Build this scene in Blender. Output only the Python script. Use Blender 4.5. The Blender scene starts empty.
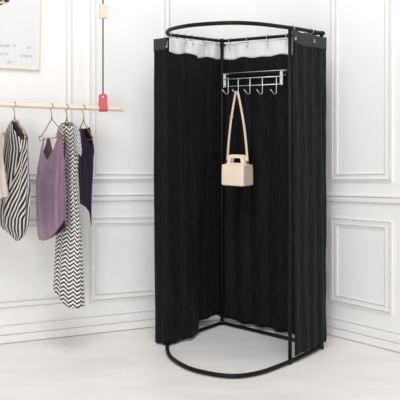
import bpy, bmesh, math, random
from math import sin, cos, pi, radians, sqrt, atan2
from mathutils import Vector, noise
random.seed(7)
scene = bpy.context.scene
COL = scene.collection

# ---------------------------------------------------------------- camera model (eye 1.4 m, level, lens shifted)
F, HOR, EYE = 650.0, 125.0, 1.4
def at(px, py, Y):
    return Vector(((px - 200) / F * Y, Y, EYE + (HOR - py) * Y / F))
def zat(py, Y):
    return EYE + (HOR - py) * Y / F

cam_d = bpy.data.cameras.new('camera'); cam = bpy.data.objects.new('camera', cam_d); COL.objects.link(cam)
cam.location = (0, 0, EYE); cam.rotation_euler = (pi / 2, 0, 0)
cam_d.sensor_width = 36; cam_d.lens = F / 400 * 36; cam_d.shift_y = -(200 - HOR) / 400
cam_d.clip_start = 0.05
scene.camera = cam

# ---------------------------------------------------------------- materials
def srgb(r, g, b):
    def f(c):
        c /= 255.0
        return c / 12.92 if c <= 0.04045 else ((c + 0.055) / 1.055) ** 2.4
    return (f(r), f(g), f(b), 1)

def mat(name, col, rough=0.6, metal=0.0, var=0.0, scale=20, bump=0.0, bscale=60, stretch=(1, 1, 1), sheen=0.0, spec=0.5, col2=None):
    m = bpy.data.materials.new(name); m.use_nodes = True
    nt = m.node_tree; b = nt.nodes['Principled BSDF']
    b.inputs['Base Color'].default_value = col; b.inputs['Roughness'].default_value = rough
    b.inputs['Metallic'].default_value = metal
    b.inputs['Specular IOR Level'].default_value = spec
    if sheen: b.inputs['Sheen Weight'].default_value = sheen; b.inputs['Sheen Roughness'].default_value = 0.45
    tc = nt.nodes.new('ShaderNodeTexCoord'); mp = nt.nodes.new('ShaderNodeMapping')
    mp.inputs['Scale'].default_value = stretch
    nt.links.new(tc.outputs['Object'], mp.inputs['Vector'])
    n = nt.nodes.new('ShaderNodeTexNoise'); n.inputs['Scale'].default_value = scale; n.inputs['Detail'].default_value = 5
    nt.links.new(mp.outputs['Vector'], n.inputs['Vector'])
    r = nt.nodes.new('ShaderNodeValToRGB')
    c2 = col2 or tuple(min(1, c * (1 + var)) for c in col[:3]) + (1,)
    c1 = tuple(c * (1 - var) for c in col[:3]) + (1,) if col2 is None else col
    r.color_ramp.elements[0].color = c1; r.color_ramp.elements[1].color = c2
    r.color_ramp.elements[0].position = 0.3; r.color_ramp.elements[1].position = 0.7
    nt.links.new(n.outputs['Fac'], r.inputs['Fac']); nt.links.new(r.outputs['Color'], b.inputs['Base Color'])
    if bump:
        n2 = nt.nodes.new('ShaderNodeTexNoise'); n2.inputs['Scale'].default_value = bscale; n2.inputs['Detail'].default_value = 6
        nt.links.new(mp.outputs['Vector'], n2.inputs['Vector'])
        bp = nt.nodes.new('ShaderNodeBump'); bp.inputs['Strength'].default_value = bump; bp.inputs['Distance'].default_value = 0.01
        nt.links.new(n2.outputs['Fac'], bp.inputs['Height']); nt.links.new(bp.outputs['Normal'], b.inputs['Normal'])
    return m

M = {}
M['wall'] = mat('white_paint', (0.89, 0.884, 0.876, 1), 0.7, var=0.012, scale=3, bump=0.03, bscale=150)
M['trim'] = mat('trim_paint', (0.885, 0.879, 0.871, 1), 0.55, var=0.01, scale=4)
M['tube'] = mat('black_powder_coat', (0.006, 0.006, 0.006, 1), 0.5, var=0.15, scale=80, spec=0.2)
M['cap'] = mat('black_plastic', (0.008, 0.008, 0.008, 1), 0.5, var=0.1)
M['black'] = mat('black_cloth', (0.0034, 0.0034, 0.0036, 1), 0.75, var=0.65, scale=40, bump=0.9, bscale=45, stretch=(1, 1, 0.3), sheen=0.02, spec=0.22)
M['blackhead'] = mat('black_cloth_header', (0.040, 0.040, 0.041, 1), 0.85, var=0.2, scale=40, bump=0.4, bscale=60, sheen=0.05, spec=0.3)
M['band'] = mat('white_band_cloth', (0.80, 0.80, 0.80, 1), 0.85, var=0.05, scale=30, bump=0.35, bscale=40)
M['chrome'] = mat('pale_metal', (0.75, 0.75, 0.76, 1), 0.3, 0.6, var=0.03)
M['hook'] = mat('hook_metal', (0.55, 0.55, 0.55, 1), 0.35, 0.5, var=0.05)
M['white_enamel'] = mat('white_enamel', (0.75, 0.75, 0.75, 1), 0.4, var=0.02)
M['leather'] = mat('cream_leather', srgb(250, 232, 212), 0.5, var=0.04, scale=12, bump=0.08, bscale=200)
M['leather_in'] = mat('cream_suede', srgb(216, 190, 160), 0.8, var=0.06, scale=30)
M['wood'] = mat('pale_wood', srgb(232, 216, 194), 0.55, var=0.07, scale=30, stretch=(0.3, 1, 3))
M['red'] = mat('red_leather', srgb(206, 92, 98), 0.6, var=0.08, scale=60, bump=0.15, bscale=300)
M['cord'] = mat('grey_cord', srgb(70, 66, 66), 0.8, var=0.2, scale=300)
M['brass'] = mat('brass', srgb(178, 130, 72), 0.35, 0.75, var=0.08)
M['copper'] = mat('copper', srgb(165, 115, 95), 0.35, 0.75, var=0.08)
M['frame_wood'] = mat('oak_frame', srgb(238, 219, 188), 0.5, var=0.06, scale=40)
M['paper'] = mat('poster_paper', srgb(226, 226, 226), 0.75, var=0.01, scale=20)
M['ink'] = mat('grey_ink', srgb(180, 180, 184), 0.8, var=0.05)
M['ink_dark'] = mat('navy_ink', srgb(40, 36, 62), 0.8, var=0.2, scale=90)
M['ink_cream'] = mat('cream_ink', srgb(205, 196, 170), 0.8, var=0.15, scale=90)
M['mauve'] = mat('mauve_satin', srgb(138, 109, 128), 0.42, var=0.14, scale=10, stretch=(6, 6, 0.6), sheen=0.2, spec=0.55)
M['mauve_in'] = mat('mauve_inside', srgb(104, 76, 94), 0.6, var=0.1, scale=20)
M['velvet'] = mat('purple_velvet', srgb(40, 20, 50), 0.7, var=0.5, scale=14, stretch=(4, 4, 0.8), sheen=0.1, spec=0.3, bump=0.3, bscale=30)
M['velvet_in'] = mat('purple_lining', srgb(28, 18, 36), 0.8, var=0.2)
M['blush'] = mat('blush_cloth', srgb(226, 210, 200), 0.8, var=0.04, scale=16, stretch=(5, 5, 0.5))
M['grey_lining'] = mat('grey_lining', srgb(146, 144, 142), 0.85, var=0.06, scale=40)

def floor_mat():
    m = mat('washed_floor', (0.72, 0.705, 0.695, 1), 0.42)
    nt = m.node_tree; b = nt.nodes['Principled BSDF']
    tc = nt.nodes.new('ShaderNodeTexCoord'); mp = nt.nodes.new('ShaderNodeMapping')
    mp.inputs['Scale'].default_value = (1.0, 3.2, 1); mp.inputs['Rotation'].default_value = (0, 0, radians(-16))
    n = nt.nodes.new('ShaderNodeTexNoise'); n.inputs['Scale'].default_value = 1.6; n.inputs['Detail'].default_value = 7; n.inputs['Roughness'].default_value = 0.6
    r = nt.nodes.new('ShaderNodeValToRGB')
    r.color_ramp.elements[0].position = 0.3; r.color_ramp.elements[0].color = (0.82, 0.80, 0.785, 1)
    r.color_ramp.elements[1].position = 0.56; r.color_ramp.elements[1].color = (0.91, 0.893, 0.882, 1)
    nt.links.new(tc.outputs['Object'], mp.inputs['Vector']); nt.links.new(mp.outputs['Vector'], n.inputs['Vector'])
    nt.links.new(n.outputs['Fac'], r.inputs['Fac']); nt.links.new(r.outputs['Color'], b.inputs['Base Color'])
    return m
M['floor'] = floor_mat()

def math_node(nt, op, a, b=None, c=None):
    n = nt.nodes.new('ShaderNodeMath'); n.operation = op
    for i, v in enumerate((a, b, c)):
        if v is None: continue
        if isinstance(v, (int, float)): n.inputs[i].default_value = v
        else: nt.links.new(v, n.inputs[i])
    return n.outputs[0]

def pattern_mat(name, kind):
    """two-colour printed cloth, pattern laid out in the cloth's own UV map (metres)"""
    m = bpy.data.materials.new(name); m.use_nodes = True
    nt = m.node_tree; b = nt.nodes['Principled BSDF']; b.inputs['Roughness'].default_value = 0.8
    uv = nt.nodes.new('ShaderNodeUVMap'); uv.uv_map = 'cloth'
    sp = nt.nodes.new('ShaderNodeSeparateXYZ'); nt.links.new(uv.outputs['UV'], sp.inputs[0])
    U, V = sp.outputs[0], sp.outputs[1]
    if kind == 'chevron':
        tri = math_node(nt, 'PINGPONG', U, 0.036)
        t = math_node(nt, 'ADD', math_node(nt, 'MULTIPLY', V, 1 / 0.0245), math_node(nt, 'MULTIPLY', tri, 1 / 0.0245 * 0.62))
        duty = 0.47
        lo, hi = srgb(30, 30, 32), srgb(232, 230, 228)
    else:
        n = nt.nodes.new('ShaderNodeTexNoise'); n.inputs['Scale'].default_value = 5.0; n.inputs['Detail'].default_value = 2
        nt.links.new(uv.outputs['UV'], n.inputs['Vector'])
        # slanting near the shoulders, vertical towards the hem
        slant = math_node(nt, 'MULTIPLY', math_node(nt, 'MAXIMUM', math_node(nt, 'SUBTRACT', V, 0.85), 0.0), 0.55)
        tri = math_node(nt, 'PINGPONG', math_node(nt, 'ADD', U, math_node(nt, 'MULTIPLY', slant, 0.55)), 0.21)
        t = math_node(nt, 'ADD', math_node(nt, 'MULTIPLY', tri, 1 / 0.029), math_node(nt, 'MULTIPLY', n.outputs['Fac'], 1.8))
        t = math_node(nt, 'ADD', t, math_node(nt, 'MULTIPLY', slant, 16.0))
        duty = 0.55
        lo, hi = srgb(22, 22, 24), srgb(214, 210, 206)
    fr = math_node(nt, 'FRACT', t)
    k = math_node(nt, 'GREATER_THAN', fr, duty)
    mx = nt.nodes.new('ShaderNodeMix'); mx.data_type = 'RGBA'
    nt.links.new(k, mx.inputs['Factor']); mx.inputs[6].default_value = lo; mx.inputs[7].default_value = hi
    nt.links.new(mx.outputs[2], b.inputs['Base Color'])
    return m
M['chevron'] = pattern_mat('chevron_print', 'chevron')
M['stripe'] = pattern_mat('striped_print', 'stripe')

# ---------------------------------------------------------------- mesh helpers
def world_origin(o):
    v = Vector((0, 0, 0))
    while o is not None:
        v += o.location; o = o.parent
    return v

class BM:
    def __init__(s): s.b = bmesh.new(); s.keep = False
    @property
    def verts(s): return s.b.verts
    @property
    def faces(s): return s.b.faces
    def get(s, k): return s.keep
    def __getitem__(s, k): return s.b

_recalc = bmesh.ops.recalc_face_normals
def obj(name, B, m, parent=None, smooth=True, origin=None, autosmooth=None):
    bm = B.b
    if not B.keep: _recalc(bm, faces=list(bm.faces))
    me = bpy.data.meshes.new(name); o = bpy.data.objects.new(name, me); COL.objects.link(o)
    if origin is None:
        xs = [v.co.x for v in bm.verts]; ys = [v.co.y for v in bm.verts]; zs = [v.co.z for v in bm.verts]
        origin = Vector(((min(xs) + max(xs)) / 2, (min(ys) + max(ys)) / 2, min(zs)))
    for v in bm.verts: v.co -= origin
    for f in bm.faces: f.smooth = smooth
    bm.to_mesh(me); bm.free()
    for mm in (m if isinstance(m, (list, tuple)) else [m]): me.materials.append(mm)
    if parent is not None:
        o.parent = parent; o.location = origin - world_origin(parent)
    else:
        o.location = origin
    return o

def tag(o, label=None, cat=None, group=None, kind=None):
    if label: o['label'] = label
    if cat: o['category'] = cat
    if group: o['group'] = group
    if kind: o['kind'] = kind
    return o

def thing(name, loc, label, cat, group=None):
    o = bpy.data.objects.new(name, None); COL.objects.link(o); o.location = loc; o.empty_display_size = 0.1
    return tag(o, label, cat, group)

def tube(B, pts, r, n=12, closed=False, caps=True):
    bm = B.b; P = [Vector(p) for p in pts]; N = len(P)
    rad = r if isinstance(r, (list, tuple)) else [r] * N
    tang = []
    for i in range(N):
        a = P[i - 1] if (i > 0 or closed) else P[i]; c = P[(i + 1) % N] if (i < N - 1 or closed) else P[i]
        tang.append((c - a).normalized())
    ref = Vector((0, 0, 1)) if abs(tang[0].z) < 0.9 else Vector((1, 0, 0))
    u = (ref - tang[0] * ref.dot(tang[0])).normalized()
    rings = []
    for i in range(N):
        u = (u - tang[i] * u.dot(tang[i])).normalized(); w = tang[i].cross(u)
        rings.append([bm.verts.new(P[i] + (u * cos(2 * pi * k / n) + w * sin(2 * pi * k / n)) * rad[i]) for k in range(n)])
    for i in range(N if closed else N - 1):
        A, C = rings[i], rings[(i + 1) % N]
        for k in range(n):
            bm.faces.new((A[k], A[(k + 1) % n], C[(k + 1) % n], C[k]))
    if caps and not closed:
        bm.faces.new(rings[0][::-1]); bm.faces.new(rings[-1])

def box(B, c, ux, uy, uz, sx, sy, sz, bevel=0.0, seg=2):
    """box centred at c with axes ux,uy,uz and full sizes"""
    bm = B.b; c = Vector(c); ux, uy, uz = Vector(ux), Vector(uy), Vector(uz)
    vs = [bm.verts.new(c + ux * (i * sx / 2) + uy * (j * sy / 2) + uz * (k * sz / 2)) for i in (-1, 1) for j in (-1, 1) for k in (-1, 1)]
    fs = [bm.faces.new([vs[q] for q in f]) for f in ((0, 1, 3, 2), (4, 6, 7, 5), (0, 4, 5, 1), (2, 3, 7, 6), (0, 2, 6, 4), (1, 5, 7, 3))]
    if bevel:
        es = list({e for f in fs for e in f.edges})
        bmesh.ops.bevel(bm, geom=es, offset=bevel, segments=seg, affect='EDGES', profile=0.5)

def catmull(pts, n=6, closed=False):
    P = [Vector(p) for p in pts]; out = []
    N = len(P); rng = range(N if closed else N - 1)
    for i in rng:
        p1, p2 = P[i], P[(i + 1) % N]
        p0 = P[i - 1] if (i > 0 or closed) else p1 * 2 - p2
        p3 = P[(i + 2) % N] if (i + 2 < N or closed) else p2 * 2 - p1
        for k in range(n):
            t = k / n
            out.append(0.5 * ((2 * p1) + (p2 - p0) * t + (2 * p0 - 5 * p1 + 4 * p2 - p3) * t * t + (3 * p1 - p0 - 3 * p2 + p3) * t ** 3))
    if not closed: out.append(P[-1])
    return out

def interp(tab, x):
    if x <= tab[0][0]: return tab[0][1]
    for (a, va), (b, vb) in zip(tab, tab[1:]):
        if x <= b:
            t = (x - a) / (b - a); t = t * t * (3 - 2 * t) if False else t
            return va + (vb - va) * t
    return tab[-1][1]

# ---------------------------------------------------------------- room shell
LA = Vector((-1.281, 4.163, 0)); LD = Vector((0.9375, 0.348, 0)).normalized(); LN = Vector((LD.y, -LD.x, 0))
RA = Vector((0.841, 4.375, 0)); RD = Vector((0.731, -0.683, 0)).normalized(); RN = Vector((RD.y, -RD.x, 0))
CORNER = Vector((0.400, 4.787, 0))
def wall_s(A, D, px):
    k = (px - 200) / F
    return (k * A.y - A.x) / (D.x - k * D.y)
def wall_z(A, D, px, py):
    return zat(py, (A + D * wall_s(A, D, px)).y)

def wall(name, p0, p1, n, h=3.0, th=0.12):
    B = BM(); d = (p1 - p0).normalized(); L = (p1 - p0).length
    box(B, (p0 + p1) / 2 - n * (th / 2) + Vector((0, 0, h / 2)), d, n, (0, 0, 1), L, th, h)
    return tag(obj(name, B, M['wall'], smooth=False), kind='structure')
SL0 = -2.4; SLC = (CORNER - LA).dot(LD); SR1 = 2.6; SRC = (CORNER - RA).dot(RD)
wall('wall_left', LA + LD * SL0, CORNER, LN)
wall('wall_right', CORNER, RA + RD * SR1, RN)
B = BM()
fl = [Vector((-4.2, -1.2, 0)), Vector((4.2, -1.2, 0)), Vector((4.2, 5.6, 0)), Vector((-4.2, 5.6, 0))]
top = [B.b.verts.new(v) for v in fl]; bot = [B.b.verts.new(v - Vector((0, 0, 0.1))) for v in fl]
B.b.faces.new(top); B.b.faces.new(bot[::-1])
for i in range(4): B.b.faces.new((top[i], bot[i], bot[(i + 1) % 4], top[(i + 1) % 4]))
fo = obj('floor', B, M['floor'], smooth=False, origin=Vector((0, 0, 0))); tag(fo, kind='structure')

def strip(name, A, D, N, s0, s1, z0, z1, prof, scale_h=None):
    """profile (out, up) swept along the wall from (s0,z0) to (s1,z1)"""
    B = BM(); bm = B.b; rows = []
    for s, z in ((s0, z0), (s1, z1)):
        rows.append([bm.verts.new(A + D * s + N * o + Vector((0, 0, z + u))) for o, u in prof])
    n = len(prof)
    for k in range(n):
        bm.faces.new((rows[0][k], rows[0][(k + 1) % n], rows[1][(k + 1) % n], rows[1][k]))
    bm.faces.new(rows[0]); bm.faces.new(rows[1][::-1])
    return tag(obj(name, B, M['trim'], smooth=False), kind='structure')

PANEL = [(0, 0), (0, 0.012), (0.004, 0.012), (0.0045, 0.0005), (0.0105, 0.0005), (0.011, 0.013), (0.016, 0.014), (0.022, 0.011), (0.034, 0.011), (0.039, 0.013), (0.0395, 0.0005), (0.0450, 0.0005), (0.0455, 0.010), (0.050, 0.010), (0.050, 0)]
def panel(name, A, D, N, c, w=0.05):
    """mitred moulding round a panel; c = four (s,z): bl, br, tr, tl"""
    B = BM(); bm = B.b; sg = ((1, 1), (-1, 1), (-1, -1), (1, -1)); k_ = w / 0.05
    loops = []
    for t, o in PANEL:
        loops.append([bm.verts.new(A + D * (c[i][0] + sg[i][0] * t * k_) + N * o + Vector((0, 0, c[i][1] + sg[i][1] * t * k_))) for i in range(4)])
    for a, b in zip(loops, loops[1:]):
        for i in range(4): bm.faces.new((a[i], a[(i + 1) % 4], b[(i + 1) % 4], b[i]))
    for i in range(4): bm.faces.new((loops[-1][i], loops[-1][(i + 1) % 4], loops[0][(i + 1) % 4], loops[0][i]))
    return tag(obj(name, B, M['trim'], smooth=False), kind='structure')

def lin(A, D, pa, pb):
    """height line through two observed points, as a function of s"""
    sa, sb = wall_s(A, D, pa[0]), wall_s(A, D, pb[0]); za, zb = wall_z(A, D, *pa), wall_z(A, D, *pb)
    return lambda s: za + (zb - za) * (s - sa) / (sb - sa)
L_ub = lin(LA, LD, (30, 181.2), (155, 180.7)); L_rt = lin(LA, LD, (30, 195.4), (155, 194.2)); L_rb = lin(LA, LD, (30, 202.8), (155, 201.1))
L_lt = lin(LA, LD, (30, 218.9), (155, 216.2)); L_lb = lin(LA, LD, (0, 308.9), (153, 296.2))
R_ub = lin(RA, RD, (331, 181), (392, 181.2)); R_rt = lin(RA, RD, (325, 195), (400, 197.2)); R_rb = lin(RA, RD, (325, 201.8), (400, 204.6))
R_lt = lin(RA, RD, (331, 217), (392, 221.6)); R_lb = lin(RA, RD, (331, 300.8), (392, 314))
tn = 0
def next_trim():
    global tn; tn += 1; return 'trim_%d' % tn
sL = lambda px: wall_s(LA, LD, px)
sR = lambda px: wall_s(RA, RD, px)
for (A, D, N, s0, s1, ub, lt, lb) in (
        (LA, LD, LN, -0.75, sL(72.5), L_ub, L_lt, L_lb), (LA, LD, LN, sL(89), sL(170), L_ub, L_lt, L_lb),
        (RA, RD, RN, sR(331), sR(392), R_ub, R_lt, R_lb), (RA, RD, RN, sR(409), sR(470), R_ub, R_lt, R_lb)):
    panel(next_trim(), A, D, N, [(s0, ub(s0)), (s1, ub(s1)), (s1, 2.75), (s0, 2.75)])
    panel(next_trim(), A, D, N, [(s0, lb(s0)), (s1, lb(s1)), (s1, lt(s1)), (s0, lt(s0))])
RAIL = [(0, 0), (0.004, 0), (0.004, 0.004), (0.0005, 0.0045), (0.0005, 0.0095), (0.015, 0.010), (0.016, 0.024), (0.016, 0.038), (0.0005, 0.0385), (0.0005, 0.0435), (0.018, 0.044), (0.018, 0.052), (0, 0.052)]
strip(next_trim(), LA, LD, LN, SL0, SLC, L_rb(SL0), L_rb(SLC), RAIL)
strip(next_trim(), RA, RD, RN, SRC, SR1, R_rb(SRC), R_rb(SR1), RAIL)
BASE = [(0, 0.005), (0.020, 0.005), (0.020, 0.052), (0.004, 0.0525), (0.004, 0.0580), (0.014, 0.0585), (0.014, 0.090), (0.011, 0.096), (0.011, 0.110), (0.0015, 0.1105), (0.0015, 0.115), (0.010, 0.1155), (0.010, 0.119), (0, 0.119)]
strip('baseboard_left', LA, LD, LN, SL0, SLC, 0, 0, BASE)
strip('baseboard_right', RA, RD, RN, SRC, SR1, 0, 0, BASE)

# ---------------------------------------------------------------- booth frame
C0 = Vector((0.154, 4.556, 0)); L0 = Vector((-0.195, 4.172, 0)); R0 = Vector((0.760, 4.070, 0)); P0 = Vector((0.527, 3.806, 0))
RT = 0.0115
def ztop(Y): return 1.988 - 0.025 * (4.556 - Y)
arc = [(-0.195, 4.172), (-0.205, 4.09), (-0.199, 3.985), (-0.176, 3.884), (-0.128, 3.79), (-0.057, 3.697), (0.028, 3.637), (0.111, 3.600), (0.193, 3.586),
       (0.278, 3.608), (0.366, 3.659), (0.461, 3.743), (0.527, 3.806), (0.638, 3.926), (0.760, 4.070)]
arc_s = catmull([Vector((x, y, 0)) for x, y in arc], 6)
root = thing('fitting_room_frame', (0.27, 4.07, 0), 'black tubular steel fitting booth frame with curved front standing on pale floor', 'frame')
B = BM(); tube(B, [Vector((p.x, p.y, RT + 0.004)) for p in arc_s], RT); obj('bottom_hoop', B, M['tube'], root)
B = BM(); tube(B, [Vector((p.x, p.y, ztop(p.y))) for p in arc_s], RT); obj('top_hoop', B, M['tube'], root)
for nm, E in (('rail', L0), ('rail', R0)):
    B = BM(); tube(B, [Vector((C0.x, C0.y, ztop(C0.y))), Vector((E.x, E.y, ztop(E.y)))], RT * 0.95); obj('top_rail', B, M['tube'], root)
    B = BM(); tube(B, [Vector((C0.x, C0.y, RT + 0.004)), Vector((E.x, E.y, RT + 0.004))], RT * 0.95); obj('bottom_rail', B, M['tube'], root)
for E, e in ((C0, 0), (P0, 0), (R0, 0)):
    B = BM(); tube(B, [Vector((E.x, E.y, 0.002)), Vector((E.x, E.y, ztop(E.y) - 0.002))], RT); obj('post', B, M['tube'], root)
dR = (R0 - C0).normalized(); inR = Vector((-dR.y, dR.x, 0)); inR = inR if inR.y < 0 else -inR
dL = (L0 - C0).normalized(); inL = Vector((-dL.y, dL.x, 0)); inL = inL if inL.y < 0 else -inL
# end cap past the right end of the top hoop, rubber foot below it, couplings at the corner
dPR = (R0 - P0).normalized()
B = BM(); q = Vector((R0.x, R0.y, ztop(R0.y))); tube(B, [q, q + dPR * 0.022], 0.0145); obj('end_cap', B, M['cap'], root)
B = BM(); tube(B, [Vector((R0.x, R0.y, 0.0)), Vector((R0.x, R0.y, 0.045))], [0.016, 0.0135]); obj('foot', B, M['cap'], root)
for z in (ztop(C0.y), RT + 0.004):
    B = BM(); tube(B, [Vector((C0.x, C0.y, max(0.001, z - 0.024))), Vector((C0.x, C0.y, z + 0.016))], 0.0150); obj('corner_joint', B, M['cap'], root)
B = BM(); q = Vector((C0.x, C0.y, 1.955)) + Vector((0.008, -0.016, 0)); tube(B, [q, q + Vector((0.012, -0.016, 0))], 0.009); obj('clamp_knob', B, M['cap'], root)
# crossbar of the back for the hook rack
ZB0 = zat(76.5, C0.y); ZB1 = ZB0
B = BM(); tube(B, [Vector((C0.x, C0.y, ZB0)), Vector((R0.x, R0.y, ZB0 + 0.0))], 0.0095); obj('crossbar', B, M['tube'], root)

# ---------------------------------------------------------------- curtains
def resample(pts, us):
    P = [Vector(p) for p in pts]; L = [0]
    for a, b in zip(P, P[1:]): L.append(L[-1] + (b - a).length)
    out = []
    for u in us:
        d = u * L[-1]
        for i in range(len(P) - 1):
            if d <= L[i + 1] + 1e-9:
                t = (d - L[i]) / max(1e-9, L[i + 1] - L[i]); out.append(P[i].lerp(P[i + 1], t)); break
    return out

class Cloth:
    """hanging cloth: plan path at the top and at the bottom, pleats pushed along the plan normal"""
    def __init__(s, ptop, pbot, zt, zb, pleat, nu=160):
        s.us = [i / nu for i in range(nu + 1)]
        s.T = resample(catmull(ptop, 8), s.us); s.Bt = resample(catmull(pbot, 8), s.us)
        s.zt, s.zb, s.pleat, s.nu = zt, zb, pleat, nu
    def pt(s, i, v, off=0.0):
        """v = 0 top, 1 bottom"""
        u = s.us[i]
        e = v ** 1.3
        p = s.T[i].lerp(s.Bt[i], e)
        a, b = s.T[max(0, i - 1)].lerp(s.Bt[max(0, i - 1)], e), s.T[min(s.nu, i + 1)].lerp(s.Bt[min(s.nu, i + 1)], e)
        t = (b - a).normalized(); n = Vector((t.y, -t.x, 0))
        q = p + n * (s.pleat(u, v) + off)
        z = s.zt(u) + (s.zb(u) - s.zt(u)) * v
        return Vector((q.x, q.y, z))
    def mesh(s, nv=60, v0=0.0, v1=1.0, off=0.0, v1f=None):
        B = BM(); bm = B.b; rows = []
        for j in range(nv + 1):
            rows.append([bm.verts.new(s.pt(i, v0 + ((v1f(s.us[i]) if v1f else v1) - v0) * j / nv, off)) for i in range(s.nu + 1)])
        for j in range(nv):
            for i in range(s.nu):
                bm.faces.new((rows[j][i], rows[j + 1][i], rows[j + 1][i + 1], rows[j][i + 1]))
        return B

def solid(o, t, off=0.0, mo=0):
    m = o.modifiers.new('thickness', 'SOLIDIFY'); m.thickness = t; m.offset = off; m.material_offset = mo; m.use_even_offset = False
    return o

def nz(x, y, s=0.0): return noise.noise(Vector((x, y, s)))

def curtain_hook(p_rod, d, drop, parent, out=Vector((0, 0, 0)), r=0.0165):
    """ring round the rail with a pin down into the heading"""
    d = d.normalized(); side = Vector((-d.y, d.x, 0)); pts = []
    for k in range(15):
        a = radians(-80 + 340 * k / 15); pts.append(p_rod + side * (cos(a + pi / 2) * r) + Vector((0, 0, sin(a + pi / 2) * r)))
    B = BM()
    tube(B, pts, 0.0021, 6)
    e = p_rod + Vector((0, 0, -r)); f = e + out + Vector((0, 0, -drop))
    tube(B, [e, e.lerp(f, 0.6), f, f + d * 0.004 + Vector((0, 0, 0.012))], 0.0021, 6)
    tube(B, [f + Vector((0, 0, 0.002)), f + Vector((0, 0, -0.010))], 0.0050, 8)
    return obj('curtain_hook', B, M['hook'], parent)

# -- left curtain: hangs along the left rail, gathered at the front end and turned back outside it
c1 = C0 - dL * 0.016
ptop = [c1 - inL * 0.018, C0 + dL * 0.20 - inL * 0.002, C0 + dL * 0.40 + inL * 0.004, L0 - dL * 0.025 + inL * 0.018, L0 + dL * 0.045 + inL * 0.015, L0 + dL * 0.042 - inL * 0.016,
        Vector((-0.262, 4.165, 0)), Vector((-0.297, 4.205, 0)), Vector((-0.262, 4.275, 0))]
pbot = [c1 - inL * 0.030, C0 + dL * 0.12 - inL * 0.036, C0 + dL * 0.245 - inL * 0.022, C0 + dL * 0.285 + inL * 0.042, C0 + dL * 0.38 + inL * 0.060, L0 - dL * 0.02 + inL * 0.055, L0 + dL * 0.055 + inL * 0.02, L0 + dL * 0.060 - inL * 0.012,
        Vector((-0.262, 4.140, 0)), Vector((-0.294, 4.180, 0)), Vector((-0.262, 4.275, 0))]
def zt_left(u): return interp([(0, 1.972), (0.45, 1.962), (0.62, 1.958), (1, 1.952)], u)
def zb_left(u): return interp([(0, 0.062), (0.12, 0.068), (0.24, 0.060), (0.31, 0.044), (0.36, 0.024), (0.62, 0.018), (0.66, 0.015), (0.75, 0.010), (0.9, 0.012), (1, 0.03)], u)
def pl_left(u, v):
    w = min(1, u / 0.06)
    a = 0.009 + 0.012 * v
    return w * (a * (1 - 0.6 * max(0, min(1, (u - 0.62) / 0.1))) * sin(2 * pi * (5.0 * u + 0.35 * nz(u * 3, v * 2.2))) * (0.65 + 0.5 * nz(u * 5, v * 1.5, 7)) + 0.005 * nz(u * 22, v * 5, 3.1) + 0.006 * nz(u * 8, v * 2.2, 1.0) * v)
cl = Cloth(ptop, pbot, zt_left, zb_left, pl_left, 220)
cur = solid(obj('curtain', cl.mesh(70), M['black']), 0.0025)
cur.name = 'curtain'
tag(cur, 'black curtain gathered along the left rail, nearest the hanging clothes', 'curtain', 'black booth curtains')
# find which side faces the interior
def side_of(c, i, inward):
    t = (c.T[i + 1] - c.T[i - 1]).normalized(); n = Vector((t.y, -t.x, 0))
    return 1 if n.dot(inward) > 0 else -1
sgn = side_of(cl, 60, inL)
UT = min(range(1, cl.nu), key=lambda i: (cl.T[i] - L0).dot(inL) * 0 - (cl.T[i] - C0).dot(dL) if cl.us[i] < 0.72 else 9) / cl.nu
def sub_cloth(c, u0, u1, off, v0, v1f, nv=8):
    B = BM(); bm = B.b
    idx = [i for i in range(c.nu + 1) if u0 <= c.us[i] <= u1]; rows = []
    for j in range(nv + 1):
        rows.append([bm.verts.new(c.pt(i, v0 + (v1f(c.us[i]) - v0) * j / nv, off)) for i in idx])
    for j in range(nv):
        for i in range(len(idx) - 1): bm.faces.new((rows[j][i], rows[j + 1][i], rows[j + 1][i + 1], rows[j][i + 1]))
    return B
tag(solid(obj('heading_band', sub_cloth(cl, 0.0, UT + 0.005, sgn * 0.0035, 0.001, lambda u: 0.0525 + 0.003 * sin(u * 23) + (0.004 if u < 0.36 else -0.004)), M['band'], cur), 0.002), 'white inner heading band')
tag(solid(obj('heading', sub_cloth(cl, UT + 0.02, 1.0, sgn * 0.0035, 0.0005, lambda u: 0.040), M['blackhead'], cur), 0.002), 'dark grey stitched heading')
for f in (0.10, 0.36, 0.60, 0.72, 0.86, 0.95):
    p = C0.lerp(L0, f); p = Vector((p.x, p.y, ztop(p.y))); curtain_hook(p, dL, 0.022, cur, inL * 0.012)
p = arc_s[2]; curtain_hook(Vector((p.x, p.y, ztop(p.y))), Vector((0.1, 1, 0)), 0.062, cur, Vector((-0.012, -0.030, 0)))

# -- back curtain along the right rail, behind the hook rack
ptop = [C0 - dR * 0.035 - inR * 0.024, C0.lerp(R0, 0.35) - inR * 0.010, C0.lerp(R0, 0.7) - inR * 0.010, C0.lerp(R0, 0.93) - inR * 0.012]
pbot = [C0 - dR * 0.060 - inR * 0.024, C0.lerp(R0, 0.35) - inR * 0.052, C0.lerp(R0, 0.7) - inR * 0.050, C0.lerp(R0, 0.93) - inR * 0.045]
def pl_back(u, v):
    a = 0.003 + 0.009 * min(1, v * 2)
    return a * sin(2 * pi * (5.3 * u + 0.25 * nz(u * 3, v * 2.5, 8))) + 0.006 * nz(u * 16, v * 6, 2.1) * min(1, v * 6) + 0.0055 * nz(u * 34, v * 12, 5) * min(1, v * 6) - 0.016 * min(1, v * 8)
cb = Cloth(ptop, pbot, lambda u: 1.966 - 0.010 * u + 0.004 * sin(u * 30), lambda u: interp([(0, 0.040), (0.12, 0.038), (0.2, 0.024), (1, 0.024)], u) + 0.004 * nz(u * 9, 0, 4), pl_back, 200)
sg2 = side_of(cb, 50, inR)
pl_sign = sg2
_pb = pl_back
cb.pleat = lambda u, v: sg2 * _pb(u, v)
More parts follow.
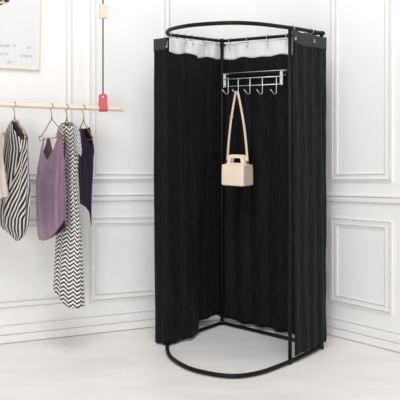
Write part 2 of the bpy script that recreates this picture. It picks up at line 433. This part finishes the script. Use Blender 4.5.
cur2 = solid(obj('curtain', cb.mesh(70), M['black']), 0.0025)
tag(cur2, 'black curtain stretched across the back, behind the hook rack and bag', 'curtain', 'black booth curtains')
tag(solid(obj('heading_band', sub_cloth(cb, 0.0, 1.0, sg2 * 0.0035, 0.001, lambda u: 0.0545 + 0.002 * sin(u * 17) - 0.004 * u), M['band'], cur2), 0.002), 'white inner heading band')
for f in (0.09, 0.28, 0.49, 0.68, 0.88):
    p = C0.lerp(R0, f); p = Vector((p.x, p.y, ztop(p.y))); curtain_hook(p, dR, 0.030, cur2, inR * 0.008)

# -- right curtain, outside the curved front between the front post and the right end
outP = Vector((dPR.y, -dPR.x, 0))
ptop = [P0 + dPR * 0.000 + outP * 0.016, P0.lerp(R0, 0.35) + outP * 0.014, P0.lerp(R0, 0.7) + outP * 0.016, R0 + outP * 0.020 + dPR * 0.012, R0 + dPR * 0.032 + outP * 0.004, R0 + dPR * 0.036 - outP * 0.03]
pbot = [P0 + dPR * 0.022 + outP * 0.020, P0.lerp(R0, 0.35) + outP * 0.026, P0.lerp(R0, 0.7) + outP * 0.026, R0 + outP * 0.024 + dPR * 0.008, R0 + dPR * 0.030 + outP * 0.002, R0 + dPR * 0.034 - outP * 0.035]
def pl_right(u, v):
    a = (0.0018 + 0.0022 * v) * min(1, u / 0.05)
    return a * sin(2 * pi * (4.6 * u + 0.1 * nz(u * 3, v * 2, 6))) + 0.004 * nz(u * 5, v * 9, 9) * min(1, 6 * v) + 0.0025 * nz(u * 20, v * 10, 12)
cr = Cloth(ptop, pbot, lambda u: interp([(0, 1.966), (0.1, 1.958), (0.28, 1.945), (0.45, 1.948), (0.55, 1.952), (0.75, 1.944), (0.85, 1.950), (1, 1.945)], u), lambda u: 0.046 + 0.002 * sin(u * 12), pl_right, 140)
sg3 = side_of(cr, 40, outP)
cur3 = solid(obj('curtain', cr.mesh(70), M['black']), 0.0025)
tag(cur3, 'black curtain hanging outside the curved front, right of the front post', 'curtain', 'black booth curtains')
tag(solid(obj('heading', sub_cloth(cr, 0.0, 1.0, sg3 * 0.003, 0.0003, lambda u: 0.040), M['blackhead'], cur3), 0.002), 'dark grey stitched heading')
for f in (0.07, 0.66):
    p = P0.lerp(R0, f); p = Vector((p.x, p.y, ztop(p.y))); curtain_hook(p, dPR, 0.045, cur3, outP * 0.024)

# ---------------------------------------------------------------- hook rack on the crossbar
def bar_at(px, off=0.0):
    """point of the crossbar line (pushed off into the booth) seen at px"""
    k = (px - 200) / F; A = C0 + inR * off
    t = (k * A.y - A.x) / (dR.x - k * dR.y)
    return A + dR * t
OFF = 0.020
a0, a1 = bar_at(224.3, OFF), bar_at(281, OFF)
ra = thing('hook_rack', Vector(((a0.x + a1.x) / 2, (a0.y + a1.y) / 2, 1.60)), 'pale metal five-hook rack hung over the crossbar of the booth', 'hook rack')
zt_r = ZB0 + 0.018
def rz(py, p): return zat(py, p.y)
ztw, zbw = rz(79.3, a0), rz(86.6, a0)
for p in (a0, a1):
    B = BM(); zb_ = zbw - 0.006
    box(B, Vector((p.x, p.y, (zt_r + zb_) / 2)) - inR * 0.004, dR, inR, (0, 0, 1), 0.021, 0.003, zt_r - zb_, 0.001)
    box(B, Vector((p.x, p.y, zt_r - 0.003)) - inR * 0.021, dR, inR, (0, 0, 1), 0.021, 0.036, 0.003, 0.001)
    box(B, Vector((p.x, p.y, zt_r - 0.017)) - inR * 0.038, dR, inR, (0, 0, 1), 0.021, 0.003, 0.030, 0.001)
    obj('bracket', B, M['white_enamel'], ra, smooth=False)
for z in (ztw, zbw):
    B = BM(); tube(B, [Vector((a0.x, a0.y, z)), Vector((a1.x, a1.y, z))], 0.0031, 8); obj('rail', B, M['chrome'], ra)
B = BM(); tube(B, [Vector((a0.x, a0.y, zt_r - 0.001)) + inR * 0.004 , Vector((a1.x, a1.y, zt_r - 0.001)) + inR * 0.004 + dR * 0.05], 0.0022, 8); obj('bar_highlight', B, M['hook'], ra)  # pale tube added as the highlight along the crossbar's top edge
hook_pts = []
for px in (228.2, 238.2, 250, 262.4, 276.4):
    p = bar_at(px, OFF + 0.005); z0 = ztw; zl = rz(94.3, p)
    P = [Vector((p.x, p.y, z0)), Vector((p.x, p.y, zl + 0.028))]
    for k in range(1, 8):
        a = pi * k / 7 * 0.80
        P.append(Vector((p.x, p.y, zl + 0.016 - 0.016 * sin(a))) + inR * (0.019 * (1 - cos(a))) )
    P.append(P[-1] + inR * 0.026 - dR * 0.004 + Vector((0, 0, 0.020)))
    B = BM(); tube(B, P, 0.0032, 8); bmesh.ops.create_uvsphere(B.b, u_segments=8, v_segments=6, radius=0.0048, matrix=__import__('mathutils').Matrix.Translation(P[-1]))
    obj('hook', B, M['chrome'], ra); hook_pts.append(Vector((p.x, p.y, zl)) + inR * 0.017)

# ---------------------------------------------------------------- handbag on the second hook
hp = hook_pts[1]
U = Vector((0.80, -0.60, 0)).normalized(); V = Vector((-0.60, -0.80, 0)).normalized(); Z = Vector((0, 0, 1))
bc = Vector((0.249, 4.34, 0))
zb_, zt_ = zat(185.0, 4.34), zat(164.8, 4.34)
bag = thing('handbag', Vector((bc.x, bc.y, zb_)), 'cream leather handbag with cut-out handle hanging by its strap from the rack', 'handbag')
W, D_ = 0.176, 0.130
def sec(z, w, d, bulge=0.0): return z, w, d
B = BM(); bm = B.b
levels = [(0.0, 0.97, 0.94), (0.006, 1.0, 1.0), (0.05, 1.0, 1.0), (0.10, 1.0, 0.97), (0.125, 1.0, 0.94), (zt_ - zb_, 1.0, 0.92)]
rings = []
for dz, sw, sd in levels:
    w, d = W * sw / 2, D_ * sd / 2; r = 0.010; ring = []
    for cx, cy, a0_ in ((1, 1, 0), (-1, 1, 90), (-1, -1, 180), (1, -1, 270)):
        for k in range(4):
            a = radians(a0_ + 30 * k); ring.append(bm.verts.new(bc + U * (cx * (w - r) + r * cos(a)) + V * (cy * (d - r) + r * sin(a)) + Z * (zb_ + dz)))
    rings.append(ring)
n = len(rings[0])
for A, C in zip(rings, rings[1:]):
    for k in range(n): bm.faces.new((A[k], A[(k + 1) % n], C[(k + 1) % n], C[k]))
bm.faces.new(rings[0][::-1])
# sloping top closing to a ridge
rid = []
for q in rings[-1]:
    c = q.co - bc; u, v = c.dot(U), c.dot(V)
    rid.append(bm.verts.new(bc + U * (u * 0.86) + V * (v * 0.30) + Z * (zt_ + 0.008)))
for k in range(n): bm.faces.new((rings[-1][k], rings[-1][(k + 1) % n], rid[(k + 1) % n], rid[k]))
bm.faces.new(rid)
obj('body', B, M['leather'], bag, smooth=False)
# handles: D-shaped flat leather loop with a cut-out, one at each face
def handle(voff):
    B = BM(); bm = B.b; th = 0.010
    def outl(hw, hh, r, zc0, inset):
        pts = []
        for cx, cz, a0_ in ((1, 1, 0), (-1, 1, 90)):
            for k in range(5):
                a = radians(a0_ + 22.5 * k); pts.append((cx * (hw - r) + r * cos(a), zc0 + hh - r + r * sin(a)))
        return [(hw * 1.10, zc0 - inset)] + pts + [(-hw * 1.10, zc0 - inset)]
    o = outl(0.064, 0.068, 0.026, zt_, 0.004); i_ = outl(0.039, 0.046, 0.010, zt_, -0.012)
    fr = []
    for s in (1, -1):
        fr.append(([bm.verts.new(bc + U * x + V * (voff + s * th / 2) + Z * z) for x, z in o], [bm.verts.new(bc + U * x + V * (voff + s * th / 2) + Z * z) for x, z in i_]))
    m = len(o)
    for k in range(m):
        k2 = (k + 1) % m
        for (O, I), (O2, I2) in ((fr[0], fr[1]),):
            bm.faces.new((O[k], O[k2], I[k2], I[k])); bm.faces.new((O2[k], I2[k], I2[k2], O2[k2]))
            bm.faces.new((O[k], O2[k], O2[k2], O[k2])); bm.faces.new((I[k], I[k2], I2[k2], I2[k]))
    return obj('handle', B, M['leather'], bag, smooth=False)
handle(0.016); handle(-0.016)
# D-rings and the long strap up over the hook
ends = [bc - U * 0.080 + Z * (zt_ + 0.014), bc + U * 0.080 + Z * (zt_ + 0.014)]
for e in ends:
    B = BM(); pts = [e + U * (0.009 * cos(2 * pi * k / 14)) + Z * (0.004 + 0.012 * sin(2 * pi * k / 14)) for k in range(14)]
    tube(B, pts, 0.0022, 6, closed=True); obj('strap_ring', B, M['brass'], bag)
B = BM(); bm = B.b
topc = hp + Vector((0, 0, 0.008))
pts = []
for k in range(15): t = k / 14; pts.append(ends[0].lerp(topc + U * -0.010, t) + U * (-0.010 * sin(pi * t)) + Z * 0.014 * (1 - t))
for k in range(1, 4): a = pi * k / 4; pts.append(topc + U * (-0.010 * cos(a)) + Z * (0.010 * sin(a)))
for k in range(15): t = 1 - k / 14; pts.append(ends[1].lerp(topc + U * 0.010, t) + U * (0.012 * sin(pi * t)) + Z * 0.014 * (1 - t))
rows = []
for i, p in enumerate(pts):
    a, b = pts[max(0, i - 1)], pts[min(len(pts) - 1, i + 1)]; t = (b - a).normalized()
    wv = (V * 0.30 + U * 0.95).normalized(); wv = (wv - t * wv.dot(t)).normalized(); nn = t.cross(wv)
    hw = 0.0092
    rows.append([bm.verts.new(p + wv * (x * hw) + nn * (y * 0.0016)) for x, y in ((-1, -1), (1, -1), (1, 1), (-1, 1))])
for A, C in zip(rows, rows[1:]):
    for k in range(4): bm.faces.new((A[k], A[(k + 1) % 4], C[(k + 1) % 4], C[k]))
bm.faces.new(rows[0]); bm.faces.new(rows[-1][::-1])
st = obj('strap', B, M['leather'], bag, smooth=False)
pk = pts[9]
B = BM(); box(B, pk, U, V, (pts[10] - pts[8]).normalized(), 0.022, 0.010, 0.016, 0.002); obj('buckle', B, M['leather_in'], st, smooth=False)

# ---------------------------------------------------------------- hanging clothes rod
E0 = Vector((-0.489, 4.13, 0)); RDm = Vector((-0.9375, -0.348, 0)).normalized()
def rod_s(px):
    k = (px - 200) / F
    return (k * E0.y - E0.x) / (RDm.x - k * RDm.y)
def rod_p(s): p = E0 + RDm * s; return Vector((p.x, p.y, 1.4995 + 0.0300 * s))
RR = 0.0145
B = BM(); tube(B, [rod_p(-0.0), rod_p(0.003), rod_p(1.6)], [RR * 0.88, RR, RR], 20)
rod = obj('clothes_rod', B, M['wood']); tag(rod, 'pale wooden clothes rod slung in front of the panelled wall', 'clothes rod')
FR = Vector((RDm.y, -RDm.x, 0)); FR = FR if FR.y < 0 else -FR   # towards the viewer
def sling(s, first):
    p = rod_p(s)
    r = thing('hanging_strap', p + Vector((0, 0, -0.02)), 'red leather strap on a dark cord, looped round the wooden rod', 'strap')
    w = 0.052
    # leather: front tongue, round under the rod, back tongue; both rounded at the top
    B = BM(); bm = B.b; th = 0.0032; prof = []
    hi = 0.098
    for k in range(9): prof.append((RR + 0.004, hi - (hi) * k / 8))
    for k in range(1, 10): a = pi * k / 10; prof.append(((RR + 0.004) * cos(a), -(RR + 0.004) * sin(a)))
    for k in range(9): prof.append((-(RR + 0.004), hi * k / 8))
    def halfw(z): return w / 2 if z < hi - w / 2 else sqrt(max(1e-7, (w / 2) ** 2 - (z - hi + w / 2) ** 2)) + 0.0005
    rows = []
    for i, (o, z) in enumerate(prof):
        ctr = o * (1 - 0.72 * max(0, min(1, (z - 0.01) / 0.05)))
        a, b = prof[max(0, i - 1)], prof[min(len(prof) - 1, i + 1)]
        tx, tz = b[0] - a[0], b[1] - a[1]; l = sqrt(tx * tx + tz * tz); nx, nz_ = -tz / l, tx / l
        h = halfw(z)
        rows.append([bm.verts.new(p + RDm * (x * h) + FR * (ctr + nx * y * th) + Vector((0, 0, z + nz_ * y * th))) for x, y in ((-1, -.5), (1, -.5), (1, .5), (-1, .5))])
    for A, C in zip(rows, rows[1:]):
        for k in range(4): bm.faces.new((A[k], A[(k + 1) % 4], C[(k + 1) % 4], C[k]))
    bm.faces.new(rows[0]); bm.faces.new(rows[-1][::-1])
    obj('leather', B, M['red'], r, smooth=False)
    q = p + Vector((0, 0, hi - 0.026)) + FR * 0.006
    B = BM(); tube(B, [q, q + FR * 0.004, q + FR * 0.0055], [0.0075, 0.007, 0.004], 14); tag(obj('rivet', B, M['chrome'], r), 'pale metal rivet')
    c0 = p + Vector((0, 0, hi - 0.012))
    B = BM(); tube(B, [c0, Vector((p.x, p.y, 2.95))], 0.0042, 8); tag(obj('cord', B, M['cord'], r), 'dark grey cord')
    zm = zat(11.6, p.y)
    B = BM(); dd = 0.017
    bx = Vector((0.94, 0.35, 0)).normalized(); by = Vector((0.35, -0.94, 0)).normalized()
    box(B, Vector((p.x, p.y, zm)) , bx, by, (0, 0, 1), 0.046, 0.030, 0.088, 0.004)
    box(B, Vector((p.x, p.y, zm)) - bx * 0.0235 + by * 0.001, bx, by, (0, 0, 1), 0.003, 0.014, 0.060, 0.001)
    tag(obj('adjuster_block', B, M['wood'], r, smooth=False), 'pale wooden cord block')
    return r
sling(rod_s(103.0), True)

# ---------------------------------------------------------------- hangers and garments
AD = Vector((0.66, -0.751, 0)).normalized(); MD = Vector((-0.751, -0.66, 0)).normalized()
def hanger(px, apex_py, label, tilt=0.10, hw=0.16, drop=0.118):
    s = rod_s(px); p = rod_p(s); za = zat(apex_py, p.y)
    r = thing('clothes_hanger', Vector((p.x, p.y, za - drop)), label, 'hanger', 'wire hangers on the wooden rod')
    # hook over the rod
    pts = []; R = RR + 0.0026
    for k in range(11):
        a = radians(-35 + 215 * k / 10); pts.append(Vector((p.x, p.y, p.z)) - AD * (R * cos(a)) * -1 + Vector((0, 0, R * sin(a))))
    pts += [p - AD * R + Vector((0, 0, -0.012)), p - AD * (R * 0.6) + Vector((0, 0, -0.028)), Vector((p.x, p.y, p.z - 0.045)), Vector((p.x, p.y, za))]
    B = BM(); tube(B, catmull(pts, 3), 0.0024, 8); tag(obj('hook', B, M['copper'], r), None)
    def hp_(a, z): return p + AD * a + Vector((0, 0, za + z - p.z + a * tilt))
    lp = [hp_(0, 0), hp_(hw * 0.45, -drop * 0.43), hp_(hw * 0.88, -drop * 0.80)]
    for k in range(1, 6):
        t = radians(50 - 35 * k); lp.append(hp_(hw * 0.93 + 0.015 * cos(t), -drop + 0.017 + 0.015 * sin(t)))
    lp.append(hp_(hw * 0.8, -drop)); lp.append(hp_(-hw * 0.8, -drop))
    for k in range(0, 5):
        t = radians(265 - 35 * k); lp.append(hp_(-hw * 0.93 + 0.015 * cos(t), -drop + 0.017 + 0.015 * sin(t)))
    lp += [hp_(-hw * 0.88, -drop * 0.80), hp_(-hw * 0.45, -drop * 0.43)]
    B = BM(); tube(B, lp, 0.0029, 8, closed=True); obj('shoulder_wire', B, M['brass'], r)
    B = BM(); tube(B, [hp_(0, -0.004), hp_(0, 0.016)], 0.0045, 8); obj('collar', B, M['brass'], r)
    return p, r

def px_per_m(vec, p):
    a = 200 + F * p.x / p.y; q = p + vec * 0.01
    return ((200 + F * q.x / q.y) - a) / 0.01

def loft(p, rows, top=None, hem=None, folds=(0, 0), nphi=120, nrow=60, seed=0, shift=0.0):
    """cloth tube round the hanger at p. rows: (py, left px, right px, half width along the hanger);
       top / hem: tables angle -> py of the upper and lower edge"""
    ka, km = px_per_m(AD, p), px_per_m(MD, p)
    base = 200 + F * p.x / p.y
    def at_row(py):
        pys = [r[0] for r in rows]
        l = interp([(r[0], r[1]) for r in rows], py); r_ = interp([(r[0], r[2]) for r in rows], py); wa = interp([(r[0], r[3]) for r in rows], py)
        hwp = (r_ - l) / 2; cm = ((l + r_) / 2 - base) / km
        wpx = abs(ka) * wa
        if wpx > hwp * 0.92: wa = hwp * 0.92 / abs(ka); wpx = hwp * 0.92
        tm = sqrt(max(0, hwp ** 2 - wpx ** 2)) / abs(km)
        return wa, max(tm, 0.006), cm
    B = BM(); bm = B.b; B.keep = True
    uvl = bm.loops.layers.uv.new('cloth'); grid = []; uvs = []
    for j in range(nrow + 1):
        row, ur = [], []
        for k in range(nphi):
            ph = 360.0 * k / nphi
            pt = interp(top, ph) if top else rows[0][0]; pb = interp(hem, ph) if hem else rows[-1][0]
            py = pt + (pb - pt) * j / nrow
            wa, tm, cm = at_row(py); a = radians(ph)
            dn = min(1, max(0, (py - rows[0][0]) / 40.0))
            f = 1 + folds[0] * dn * sin(folds[1] * a + 1.5 * nz(py * 0.012, seed, ph * 0.01)) + 0.05 * dn * nz(cos(a) * 2 + seed, sin(a) * 2, py * 0.03)
            q = p + AD * (wa * cos(a) * f) + MD * (cm + tm * sin(a) * f)
            q.z = zat(py, p.y) + shift
            row.append(bm.verts.new(q)); ur.append((ph / 360.0 * 0.72, q.z))
        grid.append(row); uvs.append(ur)
    for j in range(nrow):
        for k in range(nphi):
            k2 = (k + 1) % nphi
            f = bm.faces.new((grid[j][k], grid[j][k2], grid[j + 1][k2], grid[j + 1][k]))
            for lp, (jj, kk) in zip(f.loops, ((j, k), (j, k2), (j + 1, k2), (j + 1, k))):
                u, v = uvs[jj][kk]
                if kk == 0 and k == nphi - 1: u = 0.72
                lp[uvl].uv = (u, v)
    return B

# blush garment at the left edge of the picture
p, h = hanger(-13, 117.5, 'brass wire hanger at the left picture edge, holding the blush garment')
g = solid(obj('blouse', loft(p, [(121, -13, -6, 0.02), (132, -22, 3, 0.13), (145, -25, 1.0, 0.15), (160, -25, 2.5, 0.15), (180, -27, 5.5, 0.155), (197, -28, 8.6, 0.16)],
     top=[(0, 122), (60, 130), (90, 136), (120, 130), (180, 122), (270, 124), (360, 122)], hem=[(0, 196), (90, 198), (180, 196), (270, 195), (360, 196)], folds=(0.04, 7), seed=1), M['blush']), 0.002)
tag(g, 'blush pink garment cut by the left picture edge, before the striped dress', 'blouse')

p, h = hanger(14.6, 118.5, 'brass wire hanger holding the black and white striped dress', tilt=-0.02, hw=0.145)
g = solid(obj('dress', loft(p, [(119, 12.3, 17.2, 0.012), (124, 9.0, 20.0, 0.05), (130, 6.5, 25, 0.09), (137, 4.5, 28.0, 0.13), (150, 3.5, 27.3, 0.15), (170, 2.0, 27.8, 0.16), (190, 0.5, 29.0, 0.16), (210, -0.5, 28.6, 0.16), (225, 0, 27.0, 0.15), (233, 3, 24.0, 0.13), (240, 7, 19, 0.08)],
     top=[(0, 124), (25, 140), (45, 136), (75, 121), (110, 120), (180, 122), (270, 120), (315, 119), (340, 120), (360, 124)],
     hem=[(0, 237), (30, 239.5), (60, 238), (90, 233), (118, 230), (180, 230), (270, 232), (360, 237)], folds=(0.07, 9), seed=2), [M['stripe'], M['grey_lining']]), 0.002, mo=1)
tag(g, 'black and white striped dress with open neck, left of the mauve top', 'dress')

p, h = hanger(51.7, 119.0, 'brass wire hanger holding the mauve tank top', tilt=0.12, hw=0.16)
g = solid(obj('tank_top', loft(p, [(129, 44, 63.5, 0.125), (135, 43.5, 65, 0.125), (142, 42.4, 66.0, 0.132), (150, 40.8, 66.2, 0.138), (160, 39.2, 65.2, 0.15), (170, 37.5, 64.2, 0.155), (185, 36.2, 64.8, 0.155), (210, 36.6, 65.2, 0.155), (226, 37.2, 65.6, 0.155), (236, 38.2, 64.5, 0.15), (243, 39.6, 62, 0.145)],
     top=[(0, 163), (12, 156), (19, 138), (25, 131.5), (47, 131.5), (51, 137), (64, 151), (90, 160), (114, 151), (127, 140), (130, 137.5), (162, 137.5), (165, 142), (168, 154), (180, 164), (190, 154), (203, 141), (206, 138), (220, 138), (223, 140), (232, 148), (245, 155), (270, 159), (298, 150), (312, 135), (318, 131), (330, 131), (334, 136), (344, 156), (360, 163)],
     hem=[(0, 216), (35, 227), (80, 238), (105, 241), (180, 242.5), (240, 241), (290, 231), (315, 228), (340, 219), (360, 216)], folds=(0.045, 8), nphi=180, seed=3), [M['mauve'], M['mauve_in']]), 0.002, mo=1)
tag(g, 'mauve satin tank top with deep neck and curved hem', 'top')

p, h = hanger(66.8, 119.5, 'brass wire hanger holding the long chevron dress', tilt=0.0, hw=0.125)
g = solid(obj('dress', loft(p, [(122, 62, 72, 0.04), (127, 58, 77, 0.11), (135, 56.5, 78.5, 0.14), (150, 57.5, 78.0, 0.14), (170, 58.5, 77.0, 0.135), (182, 59.5, 76.0, 0.12), (200, 58.5, 78.0, 0.125), (230, 57, 80.5, 0.13), (260, 55.5, 82.0, 0.135), (290, 54, 83.5, 0.14), (304, 54, 84, 0.14)],
     top=[(0, 124), (25, 126), (60, 126), (90, 124), (180, 123), (270, 122), (360, 124)],
     hem=[(0, 303), (30, 304), (60, 302.5), (90, 297), (118, 293.5), (180, 294), (270, 299), (300, 302), (360, 303)], folds=(0.06, 10), seed=4), [M['chevron'], M['grey_lining']]), 0.002, mo=1)
tag(g, 'long white dress with black chevron print reaching near the floor', 'dress')
sp = p + AD * 0.128 + MD * -0.015
B = loft(Vector((sp.x, sp.y, p.z)), [(126, 73, 77, 0.02), (133, 73, 80, 0.03), (145, 73.5, 81.5, 0.035), (152, 74, 82, 0.036), (157, 75, 81, 0.034)], hem=[(0, 156), (90, 152), (180, 154), (270, 150), (360, 156)], folds=(0.03, 4), nphi=40, nrow=20, seed=5)
solid(obj('sleeve', B, [M['chevron'], M['grey_lining']], g), 0.002, mo=1)

p, h = hanger(83.6, 120.5, 'brass wire hanger holding the dark purple velvet top', tilt=0.0, hw=0.10)
g = solid(obj('velvet_top', loft(p, [(127, 79.5, 89.5, 0.10), (135, 78.5, 91.5, 0.12), (145, 78.0, 93.6, 0.125), (152, 77.8, 94.0, 0.13), (156, 78, 93.2, 0.13), (170, 78.2, 92.8, 0.12), (190, 79.5, 91.8, 0.115), (205, 80.5, 91.2, 0.11), (215, 83, 91.2, 0.09), (226, 88.5, 91.4, 0.02)],
     top=[(0, 129), (28, 146), (60, 138), (90, 128), (180, 130), (270, 128), (330, 127), (360, 129)],
     hem=[(0, 218), (30, 212), (70, 207), (118, 204), (180, 205), (270, 207), (300, 226), (330, 226), (360, 218)], folds=(0.06, 8), seed=6), [M['velvet'], M['velvet_in']]), 0.002, mo=1)
tag(g, 'dark purple velvet top, last garment before the rod end', 'top')

# ---------------------------------------------------------------- framed poster on the left wall
s1 = wall_s(LA, LD, 39.3); zb0 = wall_z(LA, LD, 39.3, 70.3); PW, PH = 0.62, 0.86; til = radians(-1.2)
PU = (LD * cos(til) + Vector((0, 0, sin(til)))).normalized(); PV = LN.cross(PU).normalized(); PV = PV if PV.z > 0 else -PV
br = LA + LD * s1 + Vector((0, 0, zb0))
pc = br - PU * (PW / 2)
pic = thing('framed_poster', pc + LN * 0.012, 'framed white art poster in a thin pale wood frame on the left wall', 'poster')
fw, fd = 0.0065, 0.018
def pp(u, v, o): return br - PU * (PW - u) + PV * v + LN * o
B = BM()
for (u, v, su, sv) in ((PW / 2, fw / 2, PW, fw), (PW / 2, PH - fw / 2, PW, fw)):
    box(B, pp(u, v, fd / 2 + 0.001), PU, PV, LN, su, sv, fd, 0.0015)
for u in (fw / 2, PW - fw / 2):
    box(B, pp(u, PH / 2, fd / 2 + 0.001), PU, PV, LN, fw, PH - 2 * fw, fd, 0.0015)
obj('frame', B, M['frame_wood'], pic, smooth=False)
B = BM(); box(B, pp(PW / 2, PH / 2, 0.008), PU, PV, LN, PW - 2 * fw + 0.002, PH - 2 * fw + 0.002, 0.010)
sheet = obj('print', B, M['paper'], pic, smooth=False)
# printed marks: rows of faint lettering-like strokes, and the foot of a floral motif
def pic_uv(px, py):
    k = (px - 200) / F; A = LA; s = wall_s(LA, LD, px); q = LA + LD * s + Vector((0, 0, wall_z(LA, LD, px, py)))
    d = q - pp(0, 0, 0); return d.dot(PU), d.dot(PV)
rr = random.Random(3)
for (x0, x1, y, h_) in ((0, 3, 46, 2.4), (4, 9, 46, 2.6), (12.5, 16, 46, 1.8), (27.5, 30.5, 48, 2.2), (0.5, 3.5, 54, 2.6), (4.5, 9, 54, 2.4), (21, 25.5, 56, 3.0), (26, 32, 56.5, 2.4), (7.5, 10.5, 62, 2.8), (13, 14, 62, 1.6)):
    B = BM(); x = x0
    while x < x1:
        u, v = pic_uv(x, y); hh = h_ * 0.0085 * rr.uniform(0.6, 1.0)
        box(B, pp(u, v, 0.0133), PU, PV, LN, 0.0042, hh, 0.0006)
        if rr.random() < 0.5: box(B, pp(u + 0.003, v + rr.uniform(-.4, .4) * hh, 0.0133), PU, PV, LN, 0.005, 0.0024, 0.0006)
        x += rr.uniform(1.0, 1.7)
    tag(obj('lettering', B, M['ink'], sheet, smooth=False), 'faint grey lettering')
for mm, lst, nm in ((M['ink_dark'], ((6.8, 1.2, 0.016), (3.0, -1.0, 0.015), (7.8, -1.5, 0.012), (0.6, 4.6, 0.009), (5.0, 1.0, 0.007), (0.5, 0.8, 0.010)), 'dark_petals'), (M['ink_cream'], ((3.2, 2.4, 0.018), (5.6, 3.4, 0.010), (1.6, 4.2, 0.012), (4.6, -0.5, 0.013)), 'cream_petals')):
    B = BM()
    for x, y, r in lst:
        u, v = pic_uv(x, y); c = pp(u, v, 0.0134 if mm is M['ink_dark'] else 0.0132)
        vs = [B.b.verts.new(c + (PU * cos(a) + PV * sin(a) * 0.8) * r * rr.uniform(0.65, 1.15)) for a in [2 * pi * k / 11 for k in range(11)]]
        B.b.faces.new(vs); ret = bmesh.ops.extrude_face_region(B.b, geom=[B.b.faces[-1]] if False else [f for f in B.b.faces if set(f.verts) == set(vs)])
        for g_ in ret['geom']:
            if isinstance(g_, bmesh.types.BMVert): g_.co += LN * 0.0004
    obj('printed_' + nm, B, mm, sheet, smooth=False)

# ---------------------------------------------------------------- light: even world light plus two added soft fill lamps, front and overhead
w = bpy.data.worlds.new('world'); scene.world = w; w.use_nodes = True
bg = w.node_tree.nodes['Background']; bg.inputs[0].default_value = (1.0, 0.992, 0.985, 1); bg.inputs[1].default_value = 0.32
def area(name, loc, target, size, power, col=(1, 1, 1)):
    d = bpy.data.lights.new(name, 'AREA'); d.shape = 'DISK'; d.size = size; d.energy = power; d.color = col
    o = bpy.data.objects.new(name, d); COL.objects.link(o); o.location = loc
    o.rotation_euler = (Vector(target) - Vector(loc)).to_track_quat('-Z', 'Y').to_euler(); return o
area('front_fill', (-0.9, -2.6, 1.3), (0.1, 4.2, 0.7), 2.4, 112, (1, 0.99, 0.985))  # added area lamp behind the camera, brightens walls and floor
area('overhead_fill', (-0.2, 1.3, 4.8), (0.1, 4.1, 0.3), 3.6, 155, (1, 0.995, 0.99))  # added overhead area lamp, brightens the floor inside the booth
vs = scene.view_settings
vs.view_transform = 'Standard'; vs.look = 'None'; vs.gamma = 1.0; vs.use_curve_mapping = False; vs.exposure = 0.0
